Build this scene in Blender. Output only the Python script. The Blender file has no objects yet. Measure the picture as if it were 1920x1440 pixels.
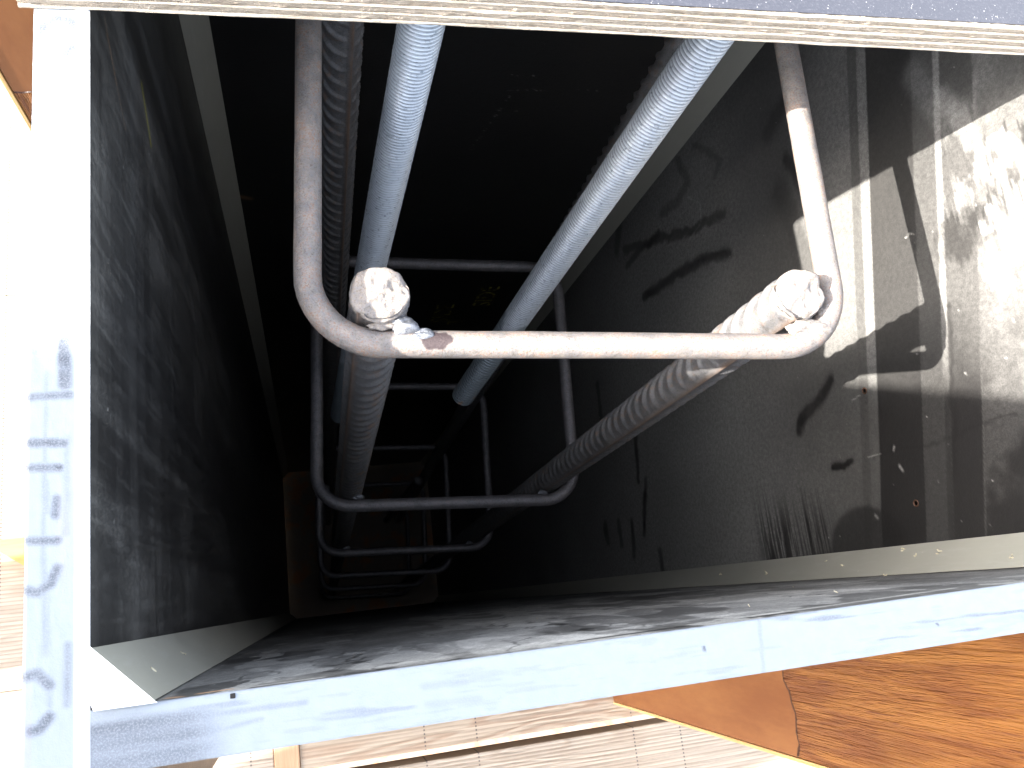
import bpy, math, random
import numpy as np
from mathutils import Vector, Matrix, Euler

C = bpy.context.scene.collection
scene = bpy.context.scene
rng = np.random.default_rng(7)
random.seed(7)

# ------------------------------------------------------------------ camera
CAM = Vector((0.0741, 0.0243, 0.3281))
cd = bpy.data.cameras.new('camera'); cam = bpy.data.objects.new('camera', cd); C.objects.link(cam)
right = Vector((0.9686, -0.1140, 0.2211)).normalized()
fwd = Vector((0.2422, 0.2292, -0.9428)).normalized()
up = right.cross(fwd).normalized()
right = fwd.cross(up).normalized()
cam.matrix_world = Matrix(((right.x, up.x, -fwd.x, CAM.x), (right.y, up.y, -fwd.y, CAM.y), (right.z, up.z, -fwd.z, CAM.z), (0, 0, 0, 1)))
cd.sensor_width = 36; cd.lens = 29.93; cd.clip_start = 0.01; cd.clip_end = 200
scene.camera = cam

# ------------------------------------------------------------------ light
SUN = Vector((0.8653, 0.0584, -0.4979)).normalized()
w = bpy.data.worlds.new('World'); scene.world = w; w.use_nodes = True
nt = w.node_tree; bg = nt.nodes['Background']
sky = nt.nodes.new('ShaderNodeTexSky'); sky.sky_type = 'NISHITA'; sky.sun_disc = False
sky.sun_elevation = math.asin(-SUN.z)
sky.sun_rotation = math.atan2(-SUN.x, -SUN.y)
sky.altitude = 0; sky.air_density = 1.0; sky.dust_density = 3.0; sky.ozone_density = 1.0
hs = nt.nodes.new('ShaderNodeHueSaturation'); hs.inputs['Saturation'].default_value = .52   # camera white balance
nt.links.new(sky.outputs[0], hs.inputs['Color']); nt.links.new(hs.outputs[0], bg.inputs[0]); bg.inputs[1].default_value = 0.15
sl = bpy.data.lights.new('sun', 'SUN'); sl.energy = 3.1; sl.angle = math.radians(0.5); sl.color = (1, 0.955, 0.89)
so = bpy.data.objects.new('sun', sl); C.objects.link(so); so.rotation_euler = SUN.to_track_quat('-Z', 'Y').to_euler()
so.location = (-3, 0, 3)
scene.view_settings.view_transform = 'Standard'; scene.view_settings.look = 'None'
scene.view_settings.gamma = 1; scene.view_settings.exposure = 2.65

# ------------------------------------------------------------------ helpers
def mat(name):
    m = bpy.data.materials.new(name); m.use_nodes = True
    return m, m.node_tree, m.node_tree.nodes['Principled BSDF']

class N:
    """small node builder"""
    def __init__(s, nt):
        s.nt = nt
        s.geo = nt.nodes.new('ShaderNodeTexCoord').outputs['Object']
    def new(s, t, **k):
        n = s.nt.nodes.new(t)
        for a, b in k.items(): setattr(n, a, b)
        return n
    def put(s, sock, v):
        if isinstance(v, bpy.types.NodeSocket): s.nt.links.new(v, sock)
        elif v is not None: sock.default_value = v
    def vmap(s, scale=(1, 1, 1), loc=(0, 0, 0), rot=(0, 0, 0), src=None):
        n = s.new('ShaderNodeMapping'); s.put(n.inputs[0], src or s.geo)
        n.inputs[1].default_value = loc; n.inputs[2].default_value = rot; n.inputs[3].default_value = scale
        return n.outputs[0]
    def noise(s, scale, detail=4, rough=.55, vec=None, dist=0):
        n = s.new('ShaderNodeTexNoise'); s.put(n.inputs['Vector'], vec or s.geo)
        n.inputs['Scale'].default_value = scale; n.inputs['Detail'].default_value = detail
        n.inputs['Roughness'].default_value = rough; n.inputs['Distortion'].default_value = dist
        return n.outputs[0]
    def voro(s, scale, vec=None, rnd=1):
        n = s.new('ShaderNodeTexVoronoi'); s.put(n.inputs['Vector'], vec or s.geo)
        n.inputs['Scale'].default_value = scale; n.inputs['Randomness'].default_value = rnd
        return n.outputs[0]
    def ramp(s, v, a, b, lo=0., hi=1.):
        n = s.new('ShaderNodeMapRange'); n.interpolation_type = 'SMOOTHSTEP'
        s.put(n.inputs[0], v)
        for i, x in enumerate((a, b, lo, hi)): n.inputs[i + 1].default_value = x
        return n.outputs[0]
    def m(s, op, a, b=None, c=None):
        n = s.new('ShaderNodeMath', operation=op); s.put(n.inputs[0], a)
        if b is not None: s.put(n.inputs[1], b)
        if c is not None: s.put(n.inputs[2], c)
        return n.outputs[0]
    def mix(s, f, a, b):
        n = s.new('ShaderNodeMix', data_type='RGBA'); s.put(n.inputs[0], f)
        s.put(n.inputs[6], a + (1,) if isinstance(a, tuple) else a); s.put(n.inputs[7], b + (1,) if isinstance(b, tuple) else b)
        return n.outputs[2]
    def attr(s, name):
        n = s.new('ShaderNodeAttribute', attribute_name=name); return n.outputs['Fac']
    def sep(s, v):
        n = s.new('ShaderNodeSeparateXYZ'); s.put(n.inputs[0], v); return n.outputs
    def bump(s, h, strength=.3, dist=.001):
        n = s.new('ShaderNodeBump'); n.inputs['Strength'].default_value = strength
        n.inputs['Distance'].default_value = dist; s.put(n.inputs['Height'], h); return n.outputs[0]

def link(name, verts, faces, mats, parent=None, smooth=False, attrs=None, midx=None):
    me = bpy.data.meshes.new(name)
    verts = np.asarray(verts, dtype=float)
    if isinstance(faces, np.ndarray): faces = faces.tolist()
    me.from_pydata(verts.tolist(), [], faces)
    for m_ in (mats if isinstance(mats, (list, tuple)) else [mats]): me.materials.append(m_)
    if midx is not None: me.polygons.foreach_set('material_index', np.asarray(midx, dtype=np.int32))
    if smooth: me.polygons.foreach_set('use_smooth', np.ones(len(me.polygons), dtype=bool))
    for k, a in (attrs or {}).items():
        at = me.attributes.new(k, 'FLOAT', 'POINT'); at.data.foreach_set('value', np.asarray(a, dtype=np.float32))
    me.update()
    o = bpy.data.objects.new(name, me); C.objects.link(o)
    if parent is not None: o.parent = parent
    return o

def tag(o, label=None, cat=None, group=None, kind=None):
    if label: o['label'] = label
    if cat: o['category'] = cat
    if group: o['group'] = group
    if kind: o['kind'] = kind
    return o

def empty(name, loc=(0, 0, 0)):
    o = bpy.data.objects.new(name, None); C.objects.link(o); o.location = loc; o.empty_display_size = .05
    return o

def vnoise(x, y, seed=0, octv=4, gain=.5):
    """value noise on arrays, roughly 0..1"""
    x = np.asarray(x, float); y = np.asarray(y, float); tot = 0; amp = 1; out = 0
    for o in range(octv):
        r = np.random.default_rng(seed * 31 + o).random((256, 256))
        xi = np.floor(x).astype(int); yi = np.floor(y).astype(int); fx = x - xi; fy = y - yi
        fx = fx * fx * (3 - 2 * fx); fy = fy * fy * (3 - 2 * fy)
        a = r[xi % 256, yi % 256]; b = r[(xi + 1) % 256, yi % 256]; c = r[xi % 256, (yi + 1) % 256]; d = r[(xi + 1) % 256, (yi + 1) % 256]
        out = out + amp * ((a * (1 - fx) + b * fx) * (1 - fy) + (c * (1 - fx) + d * fx) * fy)
        tot += amp; amp *= gain; x = x * 2.03 + 17.3; y = y * 2.03 + 5.1
    return out / tot

def sst(a, b, x):
    t = np.clip((x - a) / (b - a), 0, 1); return t * t * (3 - 2 * t)

def capsule(u, v, pts, r, soft):
    """soft mask of a polyline of radius r"""
    best = np.full(np.shape(u), 1e9)
    for (x0, y0), (x1, y1) in zip(pts[:-1], pts[1:]):
        dx, dy = x1 - x0, y1 - y0; L = dx * dx + dy * dy + 1e-12
        t = np.clip(((u - x0) * dx + (v - y0) * dy) / L, 0, 1)
        best = np.minimum(best, np.hypot(u - x0 - t * dx, v - y0 - t * dy))
    return 1 - sst(r - soft, r + soft, best)

def grid_faces(nu, nv, off=0, flip=False):
    i = np.arange(nu - 1)[:, None]; j = np.arange(nv - 1)[None, :]
    a = off + i * nv + j; q = np.stack([a, a + nv, a + nv + 1, a + 1], -1).reshape(-1, 4)
    return q[:, ::-1] if flip else q

def box_mesh(x0, x1, y0, y1, z0, z1, bev=0.0):
    import bmesh
    bm = bmesh.new()
    r = bmesh.ops.create_cube(bm, size=1)
    for v in bm.verts: v.co = Vector(((x0 + x1) / 2 + v.co.x * (x1 - x0), (y0 + y1) / 2 + v.co.y * (y1 - y0), (z0 + z1) / 2 + v.co.z * (z1 - z0)))
    if bev: bmesh.ops.bevel(bm, geom=bm.edges[:], offset=bev, segments=2, affect='EDGES', profile=.6)
    vs = [tuple(v.co) for v in bm.verts]; bm.verts.index_update(); fs = [[v.index for v in f.verts] for f in bm.faces]; bm.free()
    return vs, fs

def box(name, x0, x1, y0, y1, z0, z1, m, parent=None, bev=0.0):
    v, f = box_mesh(x0, x1, y0, y1, z0, z1, bev); return link(name, v, f, m, parent)

# ------------------------------------------------------------------ materials
def film_material():
    m, t, b = mat('black_film_face'); n = N(t)
    dust = n.attr('dust'); fine = n.noise(900, 3, .7); grit = n.noise(260, 4, .7); big = n.noise(9, 4, .6)
    d = n.m('MULTIPLY', dust, n.ramp(grit, .25, .75, .72, 1.28))
    d = n.m('MULTIPLY', d, n.ramp(fine, .25, .75, .72, 1.28))
    d = n.m('MAXIMUM', d, n.m('MULTIPLY', n.ramp(n.voro(95), .0, .07, .5, 0), n.ramp(n.noise(35), .6, .72)))
    d = n.m('MINIMUM', d, 1.0)
    base = n.mix(big, (.014, .0135, .0145), (.026, .024, .022))
    col = n.mix(d, base, (.60, .585, .55))
    col = n.mix(n.attr('wood'), col, (.62, .36, .2))
    col = n.mix(n.attr('yellow'), col, (.50, .46, .05))
    n.put(b.inputs['Base Color'], col)
    rg = n.m('ADD', n.ramp(d, 0, .25, .24, .6), n.m('MULTIPLY', n.noise(40, 5, .7), .14))
    n.put(b.inputs['Roughness'], rg)
    b.inputs['Specular IOR Level'].default_value = .45
    n.put(b.inputs['Normal'], n.bump(n.m('ADD', n.m('MULTIPLY', big, 2.), n.m('ADD', grit, n.m('MULTIPLY', fine, .6))), .25, .0006))
    return m
FILM = film_material()

def rim_material():
    m, t, b = mat('painted_panel_edge'); n = N(t)
    mk = n.attr('mark'); f1 = n.noise(1400, 3, .7); f2 = n.noise(160, 4, .6)
    k = n.m('MULTIPLY', mk, n.ramp(f1, .3, .6, .55, 1.15)); k = n.m('MINIMUM', k, 1.)
    base = n.mix(f2, (.255, .290, .335), (.315, .345, .378))
    col = n.mix(n.m('MULTIPLY', n.attr('grain'), .55), base, (.34, .30, .33))
    col = n.mix(k, col, (.065, .07, .088))
    col = n.mix(n.attr('whiten'), col, (.84, .86, .88))
    n.put(b.inputs['Base Color'], col); b.inputs['Roughness'].default_value = .55
    n.put(b.inputs['Normal'], n.bump(n.m('ADD', f2, n.m('MULTIPLY', f1, .4)), .35, .0006))
    return m
RIM = rim_material()

def simple_wood(name, c1, c2, axis, scale=1., rough=.65, ring=60, bumpd=.0006, fine=500):
    """wood whose grain runs along axis"""
    m, t, b = mat(name); n = N(t)
    sc = [1., 1., 1.]; sc[axis] = .06
    v = n.vmap(tuple(x * scale for x in sc))
    warp = n.noise(6, 3, .5, v); g = n.noise(ring, 5, .65, v, 1.2); f = n.noise(fine, 3, .6, v)
    k = n.ramp(n.m('ADD', n.m('MULTIPLY', g, .7), n.m('MULTIPLY', f, .3)), .35, .65)
    col = n.mix(k, c1, c2); col = n.mix(n.ramp(warp, .3, .75, 0, .35), col, tuple(x * .75 for x in c1))
    n.put(b.inputs['Base Color'], col); b.inputs['Roughness'].default_value = rough
    n.put(b.inputs['Normal'], n.bump(n.m('ADD', g, f), .5, bumpd))
    return m

def ply_material(name, c1, c2, c3, stretch):
    m, t, b = mat(name); n = N(t)
    v = n.vmap((stretch, 1, 1)); a = n.noise(120, 5, .7, v); f = n.noise(900, 3, .75); g2 = n.noise(500, 4, .7, n.vmap((.12, 1, 2)))
    col = n.mix(n.ramp(a, .35, .65), c1, c2); col = n.mix(n.ramp(f, .55, .72), col, c3)
    col = n.mix(n.ramp(g2, .54, .66, 0, .6), col, tuple(x * .55 for x in c1))
    n.put(b.inputs['Base Color'], col); b.inputs['Roughness'].default_value = .8
    n.put(b.inputs['Normal'], n.bump(n.m('ADD', n.m('ADD', a, f), g2), .9, .0012))
    return m
PLY_A = ply_material('ply_long_grain', (.46, .385, .30), (.55, .48, .39), (.62, .56, .48), .08)
PLY_B = ply_material('ply_end_grain', (.44, .355, .27), (.54, .45, .36), (.68, .61, .52), .8)

def steel(name, rust=.4, base=(.17, .155, .15), metallic=.45, rough=.48, scorch=None, rustc=(.36, .15, .055)):
    m, t, b = mat(name); n = N(t)
    a = n.noise(90, 6, .75); c = n.noise(560, 5, .8); l = n.noise(1100, 3, .7)
    col = n.mix(n.ramp(a, .35, .65), tuple(x * .75 for x in base), tuple(min(1, x * 1.25) for x in base))
    col = n.mix(n.ramp(c, .38, .62, 0, .6), col, (.23, .235, .26)); col = n.mix(n.ramp(l, .54, .66, 0, .8), col, tuple(x * .3 for x in base))
    rk = n.ramp(n.m('ADD', n.m('MULTIPLY', a, .35), n.m('ADD', n.m('MULTIPLY', l, .35), n.m('MULTIPLY', c, .3))), .60 - .17 * rust, .68 - .14 * rust)
    col = n.mix(n.m('MULTIPLY', rk, .85), col, rustc)
    col = n.mix(n.attr('rust'), col, tuple(x * .9 for x in rustc))
    if scorch:
        for (p, r, cc) in scorch:
            vm = n.new('ShaderNodeVectorMath', operation='DISTANCE'); n.put(vm.inputs[0], n.vmap(p[1], tuple(-x * y for x, y in zip(p[0], p[1]))))
            vm.inputs[1].default_value = (0, 0, 0)
            d = n.m('ADD', vm.outputs['Value'], n.m('MULTIPLY', n.m('SUBTRACT', n.noise(260, 3), .5), r * .5))
            col = n.mix(n.ramp(d, r, r * .82), col, cc)
    n.put(b.inputs['Base Color'], col)
    n.put(b.inputs['Metallic'], n.m('MULTIPLY', n.m('SUBTRACT', 1.0, rk), metallic))
    n.put(b.inputs['Roughness'], n.m('ADD', n.m('MULTIPLY', c, .25), rough - .1))
    n.put(b.inputs['Normal'], n.bump(n.m('ADD', n.m('ADD', a, c), n.m('MULTIPLY', l, .7)), .6, .0009))
    return m

def galvanised():
    m, t, b = mat('galvanised_thread'); n = N(t)
    a = n.noise(60, 4, .6); c = n.noise(500, 4, .7); s = n.noise(300, 4, .7, n.vmap((1, 1, 2.5)))
    col = n.mix(a, (.52, .58, .65), (.76, .80, .83)); col = n.mix(n.ramp(c, .55, .75), col, (.66, .69, .70))
    col = n.mix(n.ramp(s, .56, .68, 0, .75), col, (.14, .17, .20))
    col = n.mix(n.m('MULTIPLY', n.attr('root'), .8), col, (.07, .08, .10))
    col = n.mix(n.m('MULTIPLY', n.attr('lower_dark'), .68), col, (.12, .16, .175))
    col = n.mix(n.attr('rust'), col, (.36, .22, .12))
    n.put(b.inputs['Base Color'], col); b.inputs['Metallic'].default_value = .35
    n.put(b.inputs['Roughness'], n.m('ADD', n.m('MULTIPLY', c, .25), .25))
    n.put(b.inputs['Normal'], n.bump(c, .3, .0005))
    return m
GALV = galvanised()

def chamfer_material():
    m, t, b = mat('grey_chamfer_face'); n = N(t)
    a = n.noise(14, 4, .6); s = n.noise(200, 4, .7, n.vmap((1, 1, .15))); f = n.noise(1100, 2, .7)
    sc = n.voro(60)
    col = n.mix(a, (.38, .37, .31), (.48, .46, .385)); col = n.mix(n.ramp(s, .5, .7, 0, .3), col, (.50, .49, .44))
    col = n.mix(n.ramp(sc, .03, .06, .7, 0), col, (.55, .53, .46))
    n.put(b.inputs['Base Color'], col); n.put(b.inputs['Roughness'], n.m('ADD', n.m('MULTIPLY', a, .2), .4))
    n.put(b.inputs['Normal'], n.bump(n.m('ADD', s, f), .15, .0005))
    return m
CHAM = chamfer_material()
m_, t_, b_ = mat('white_cut_end'); n_ = N(t_)
n_.put(b_.inputs['Base Color'], n_.mix(n_.noise(300, 3), (.86, .85, .83), (.93, .92, .90))); b_.inputs['Roughness'].default_value = .6
CHAM_END = m_
m_, t_, b_ = mat('dark_void'); b_.inputs['Base Color'].default_value = (.012, .01, .01, 1); b_.inputs['Roughness'].default_value = .8
HOLE = m_

# ------------------------------------------------------------------ the box
W, H, D, T = .5045, .4974, 2.734, .021
Z0 = 0.0
box_root = empty('column_formwork', (0, 0, 0))
tag(box_root, 'deep square formwork box of black film faced plywood with pale painted rim', 'formwork')

def zrows():
    z = [0.]; s = .0011
    while z[-1] < D:
        z.append(z[-1] + s); s = .0011 + .0045 * max(0, z[-1] - .35) ** 1.3
    z[-1] = D; return -np.array(z)
ZR = zrows()

def panel(axis, plane, u0, u1, outward, dustf, markf, nu=360, ext=(0, 0)):
    """plywood panel; axis 0 = face plane X=plane spanning Y, axis 1 = face plane Y=plane spanning X"""
    U = np.linspace(u0, u1, nu); uu, zz = np.meshgrid(U, ZR, indexing='ij')
    dust, wood, yellow = dustf(uu, zz)
    pl = np.full(uu.shape, plane)
    V1 = np.stack([pl, uu, zz] if axis == 0 else [uu, pl, zz], -1).reshape(-1, 3)
    nr = 36; TT = np.linspace(0, T, nr)
    ue = np.linspace(u0 - ext[0], u1 + ext[1], 640); u2, t2 = np.meshgrid(ue, TT, indexing='ij')
    edge = np.clip(np.minimum(t2, T - t2) / .0012, 0, 1)
    ragged = (vnoise(u2 * 400, t2 * 40, 3) - .5) * .0007 * (1 - edge)
    zz2 = Z0 - .0006 * (1 - edge) ** 2 + ragged * .5 + (vnoise(u2 * 90, t2 * 300, 5) - .5) * .0002
    zz2[:, 0] = 0.0 - .0004
    off = plane + outward * t2
    V2 = np.stack([off, u2, zz2] if axis == 0 else [u2, off, zz2], -1).reshape(-1, 3)
    mk, gr, wh = markf(u2, t2)
    # outer shell: back face, ends, bottom
    a, b_, c0, c1 = plane, plane + outward * T, u0 - ext[0], u1 + ext[1]
    def P(p, u, z): return (p, u, z) if axis == 0 else (u, p, z)
    V3 = [P(b_, c0, -.0006), P(b_, c1, -.0006), P(b_, c1, -D), P(b_, c0, -D), P(a, c0, -.0006), P(a, c1, -.0006), P(a, c1, -D), P(a, c0, -D), P(a, u0, -.0006), P(a, u0, -D), P(a, u1, -.0006), P(a, u1, -D)]
    n1, n2 = len(V1), len(V2)
    f1 = grid_faces(nu, len(ZR)); f2 = grid_faces(640, nr, n1); o = n1 + n2
    f3 = [[o, o + 1, o + 2, o + 3], [o, o + 3, o + 7, o + 4], [o + 1, o + 5, o + 6, o + 2], [o + 3, o + 2, o + 6, o + 7], [o + 4, o + 7, o + 9, o + 8], [o + 10, o + 11, o + 6, o + 5]]
    V = np.concatenate([V1, V2, np.array(V3)])
    z1 = np.zeros
    def cat(a1, a2): return np.concatenate([a1, a2, z1(len(V3))])
    at = dict(dust=cat(dust.ravel(), z1(n2)), wood=cat(wood.ravel(), z1(n2)), yellow=cat(yellow.ravel(), z1(n2)),
              mark=cat(z1(n1), mk.ravel()), grain=cat(z1(n1), gr.ravel()), whiten=cat(z1(n1), wh.ravel()))
    idx = [0] * len(f1) + [1] * len(f2) + [0] * len(f3)
    ob = link('panel', V, f1.tolist() + f2.tolist() + f3, [FILM, RIM], box_root, attrs=at, midx=idx)
    # point faces outward consistently
    import bmesh
    return ob

def specks(u, z, n, seed, rr, size=.0012, zmax=.9):
    out = np.zeros(u.shape); r = np.random.default_rng(seed)
    for _ in range(n):
        a = r.uniform(u.min(), u.max()); b = -r.uniform(0, zmax); th = r.uniform(0, math.pi); L = r.uniform(.0002, size * 1.3)
        msk = (abs(u - a) < .02) & (abs(z - b) < .02)
        if msk.any(): out[msk] = np.maximum(out[msk], capsule(u[msk], z[msk], [(a, b), (a + L * math.cos(th), b + L * math.sin(th))], r.uniform(.0002, .0005), .0004) * r.uniform(.2, .8))
    return out

def dust_and_light_right(y, z):
    s = z - .28 * (y - .2)                      # the tape-mark bands run slightly askew
    wob = (vnoise(y * 8, s * 60, 2) - .5) * .002
    e = .0007
    def band(a, b): return sst(a - e, a + e, s + wob) * (1 - sst(b - e, b + e, s + wob))
    up_ = sst(.125, .15, y)                     # upper part of the panel, the sunlit side
    lit_part = sst(.10, .19, y + (vnoise(y * 20, z * 20, 9) - .5) * .08)  # painted light: bands pale on the sunlit side, dark in the photographer's shadow
    d = np.full(y.shape, .085) + .07 * vnoise(y * 9, z * 9, 11) + .03 * vnoise(y * 40, z * 40, 12)
    d = d + .25 * (1 - sst(-.48, -.27, z)) * (.7 + .6 * vnoise(y * 6, z * 6, 15))  # paler with depth, colour making up for light lost down the box
    d = np.where(s < -.2185, d + .14 * sst(-.36, -.25, s) * sst(.165, .2, y), d)  # extra paleness painted in where the patch of sun lies
    def setb(a, b, hi, lo):
        nonlocal d
        k = band(a, b); d = d * (1 - k) + k * (lo + (hi - lo) * lit_part)
    setb(-.2335, -.2225, .16, .09)
    setb(-.2225, -.211, .34, .12)
    setb(-.211, -.1605, .062, .012)
    setb(-.1605, -.139, .13, .055)
    setb(-.139, -.133, .40, .03)
    setb(-.133, -.104, .13, .014)
    k = sst(-.1045, -.1025, s + wob)
    hi = .19 + .28 * sst(.4, .75, vnoise(y * 30, z * 30, 21, 5)); lo = .014 + .05 * sst(.45, .7, vnoise(y * 30, z * 30, 22))
    d = d * (1 - k) + k * (lo + (hi - lo) * lit_part)
    # bright scraped plaster areas near the rim
    for (a, b, ra, rb, amt) in ((.19, -.085, .030, .016, .75), (.245, -.072, .022, .020, .5), (.16, -.05, .035, .03, .4), (.235, -.105, .014, .010, .3)):
        q = ((y - a) / ra) ** 2 + ((z - b) / rb) ** 2 + (vnoise(y * 60, z * 60, 31, 5) - .5) * 2.6 + (vnoise(y * 50, z * 500, 33, 3) - .5) * 1.2
        d = np.maximum(d, amt * (.75 + .5 * vnoise(y * 200, z * 200, 35)) * (1 - sst(.55, 1.05, q)))
    scr = vnoise(y * 60, z * 420, 41, 3)        # hatched scratches
    zone = (1 - sst(.8, 1.1, ((y - .235) / .035) ** 2 + ((z + .07) / .04) ** 2))
    d = d * (1 - .65 * zone * sst(.52, .64, scr))
    zone2 = sst(.2, .23, y) * (1 - sst(.28, .31, y)) * band(-.133, -.104)
    d = d + zone2 * .1 * sst(.5, .7, scr)
    d = d * (1 - .6 * (1 - sst(.3, 1.3, ((y - .215) / .016) ** 2 + ((z + .115) / .03) ** 2 + (vnoise(y * 70, z * 70, 44, 5) - .5) * 2.4 + (vnoise(y * 60, z * 600, 45, 3) - .5) * 1.2)))
    # dark rubbed marks, finger wipes
    yw = y + (vnoise(y * 70, z * 70, 52, 4) - .5) * .009; zw = z + (vnoise(y * 70, z * 70, 53, 4) - .5) * .009
    for pts, r, amt in ((((.137, -.339), (.146, -.312), (.161, -.283)), .0055, .8), (((.128, -.341), (.137, -.337)), .005, .8), (((.091, -.302), (.0915, -.278)), .0028, .97), (((.440, -.666), (.414, -.573), (.384, -.483), (.368, -.40)), .0055, .62), (((.359, -.627), (.350, -.518), (.342, -.458), (.326, -.405)), .0060, .75),
                        (((.417, -.666), (.419, -.616), (.414, -.556)), .0050, .6), (((.470, -.478), (.436, -.463), (.426, -.496), (.434, -.540)), .006, .4), (((.451, -.693), (.489, -.656), (.486, -.588)), .008, .5), (((.467, -.437), (.421, -.389), (.412, -.405)), .004, .35),
                        (((.300, -.840), (.244, -.844)), .006, .8), (((.211, -.721), (.141, -.736)), .0045, .85), (((.138, -.712), (.071, -.743)), .0045, .85), (((.094, -.833), (.064, -.834)), .006, .7), (((.089, -.781), (.046, -.789)), .006, .7), (((.096, -.891), (.072, -.889)), .007, .8), (((.045, -.70), (.02, -.70)), .005, .8),
                         (((.365, -.28), (.33, -.27)), .006, .6), (((.40, -.30), (.41, -.27)), .008, .4),
                        (((.22, -.27), (.34, -.30)), .012, .35), (((.06, -.17), (.175, -.138)), .0016, .5), (((.088, -.25), (.091, -.108)), .0012, .5)):
        d = d * (1 - amt * capsule(yw, zw, pts, r, r * .5 + .0006) * (.7 + .6 * vnoise(y * 200, z * 200, 51)))
    br = sst(.40, .55, vnoise(y * 14, z * 700, 61, 3)) * (1 - sst(.03, .095, y + (vnoise(y * 3, z * 90, 62) - .5) * .05)) * sst(-.46, -.43, z) * (1 - sst(-.335, -.31, z))
    d = d * (1 - .85 * br)
    crn = 1 - sst(.8, 1.1, ((y - .02) / .035) ** 2 + ((z + .28) / .05) ** 2); d = d * (1 - .7 * crn)
    # pale arc rings and small flecks
    for pts, r, amt in ((((.42, -.47), (.40, -.445), (.38, -.45), (.375, -.48)), .0012, .12), (((.137, -.262), (.139, -.250)), .0005, .3), (((.235, -.163), (.236, -.158), (.234, -.154)), .0004, .35), (((.34, -.12), (.30, -.105), (.29, -.09)), .010, .12),
                        (((.31, -.10), (.27, -.085)), .007, .15), (((.09, -.225), (.093, -.223)), .0007, .4), (((.078, -.222), (.074, -.220)), .0012, .3), (((.045, -.262), (.043, -.260)), .0012, .3), (((.09, -.256), (.0903, -.240)), .0003, .3)):
        d = d + amt * capsule(y, z, pts, r, r * .5 + .0003)
    d = np.maximum(d, specks(y, z, 260, 5, None))
    z_ = np.zeros(y.shape)
    return np.clip(d, 0, 1), z_, z_

def dust_left(y, z):
    st = vnoise(y * 24, z * 2.0, 71, 4); stY = vnoise(y * 5, z * 120, 75, 4); st2 = vnoise(y * 140, z * 7, 72, 3)
    st3 = vnoise(y * 420, z * 40, 74, 3)
    d = .012 + .045 * sst(.4, .75, st) + .028 * sst(.35, .75, stY) * sst(-.5, -.05, z) + .04 * sst(.5, .7, vnoise(y * 30, z * 12, 76, 5)) + .03 * sst(.45, .75, st2) + .035 * sst(.5, .8, st3)
    d = d * (.5 + .5 * sst(-1.3, -.3, z)) * (.65 + .6 * vnoise(y * 7, z * 7, 73))
    for a, wd in ((.33, .012), (.405, .010), (.44, .006)): d = d * (1 - .5 * (1 - sst(wd * .5, wd, abs(y + z * .02 - a))))
    d = np.maximum(d, specks(y, z, 200, 6, None) * .6)
    ye = capsule(y, z, [(.313, -.114), (.302, -.128), (.294, -.138), (.290, -.1415)], .0008, .0005)
    wo = .22 * capsule(y, z, [(.288, -.026), (.270, -.05)], .0005, .0006) + .25 * capsule(y, z, [(.283, -.03), (.258, -.07)], .0004, .0004)
    return np.clip(d, 0, 1), np.clip(wo, 0, 1), ye

def dust_bottom(x, z):
    a = vnoise(x * 9, z * 5, 81, 5); b = vnoise(x * 60, z * 18, 82, 5)
    d = .20 + .20 * sst(.3, .7, a) + .16 * sst(.3, .7, b)
    plates = sst(.58, .60, vnoise(x * 14, z * 3, 83, 3)); d = d + .30 * plates * (1 - sst(-.02, 0, z))
    dark = sst(.62, .66, vnoise(x * 22, z * 9, 84, 4)); d = d * (1 - .6 * dark)
    for pts, r, amt in ((((.10, -.02), (.16, -.03), (.2, -.025)), .006, .12), (((.20, -.05), (.27, -.045)), .006, .2), (((.235, -.02), (.30, -.018), (.36, -.022)), .0035, .35), (((.13, -.05), (.15, -.12)), .012, .2), (((.17, -.12), (.2, -.2)), .02, .25), (((.045, -.008), (.075, -.006)), .0028, .3)):
        d = d + amt * capsule(x, z, pts, r, r * .4)
    d = d * (1 - .9 * capsule(x, z, [(.17, -.012), (.22, -.013), (.27, -.010)], .003, .002))
    r1 = np.abs(vnoise(x * 16 + 3, z * 9, 85, 5) - .5); d = d * (1 - .7 * (1 - sst(.004, .012, r1)))
    r2_ = np.abs(vnoise(x * 40, z * 10, 86, 4) - .5); d = d + .25 * (1 - sst(.002, .008, r2_)) * sst(.5, .6, vnoise(x * 10, z * 8, 87))
    d = d * (.8 + .5 * vnoise(x * 300, z * 120, 88, 3))
    fl = sst(.66, .67, vnoise(x * 45, z * 22, 89, 3)); d = d * (1 - fl) + .55 * fl
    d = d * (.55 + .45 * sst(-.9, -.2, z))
    wo = capsule(x, z, [(.034, -.009), (.0435, -.0095)], .0017, .0008) + .6 * capsule(x, z, [(.024, -.008), (.027, -.005)], .0022, .0012)
    d = np.maximum(d, specks(x, z, 220, 8, None) * .8)
    return np.clip(d, 0, 1), np.clip(wo, 0, 1), np.zeros(x.shape)

def dust_back(x, z):
    d = .006 + .012 * vnoise(x * 12, z * 12, 91, 4)
    r = np.random.default_rng(4)
    for (x0, z0), (x1, z1), n in (((.275, -.366), (.312, -.368), 7), ((.288, -.392), (.33, -.391), 12), ((.296, -.395), (.272, -.51), 22), ((.36, -.388), (.385, -.39), 6), ((.215, -.69), (.295, -.684), 26), ((.29, -.425), (.31, -.43), 3)):
        for _ in range(n):
            t = r.random(); a = x0 + t * (x1 - x0) + r.normal() * .0008; b = z0 + t * (z1 - z0) + r.normal() * .0008; q = r.uniform(.0004, .0012)
            d = np.maximum(d, r.uniform(.12, .5) * capsule(x, z, [(a, b), (a + q, b)], .0005, .0005))
    wo = .35 * capsule(x, z, [(.021, -.62), (.03, -.625)], .004, .003)
    return d, wo, np.zeros(x.shape)

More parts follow.
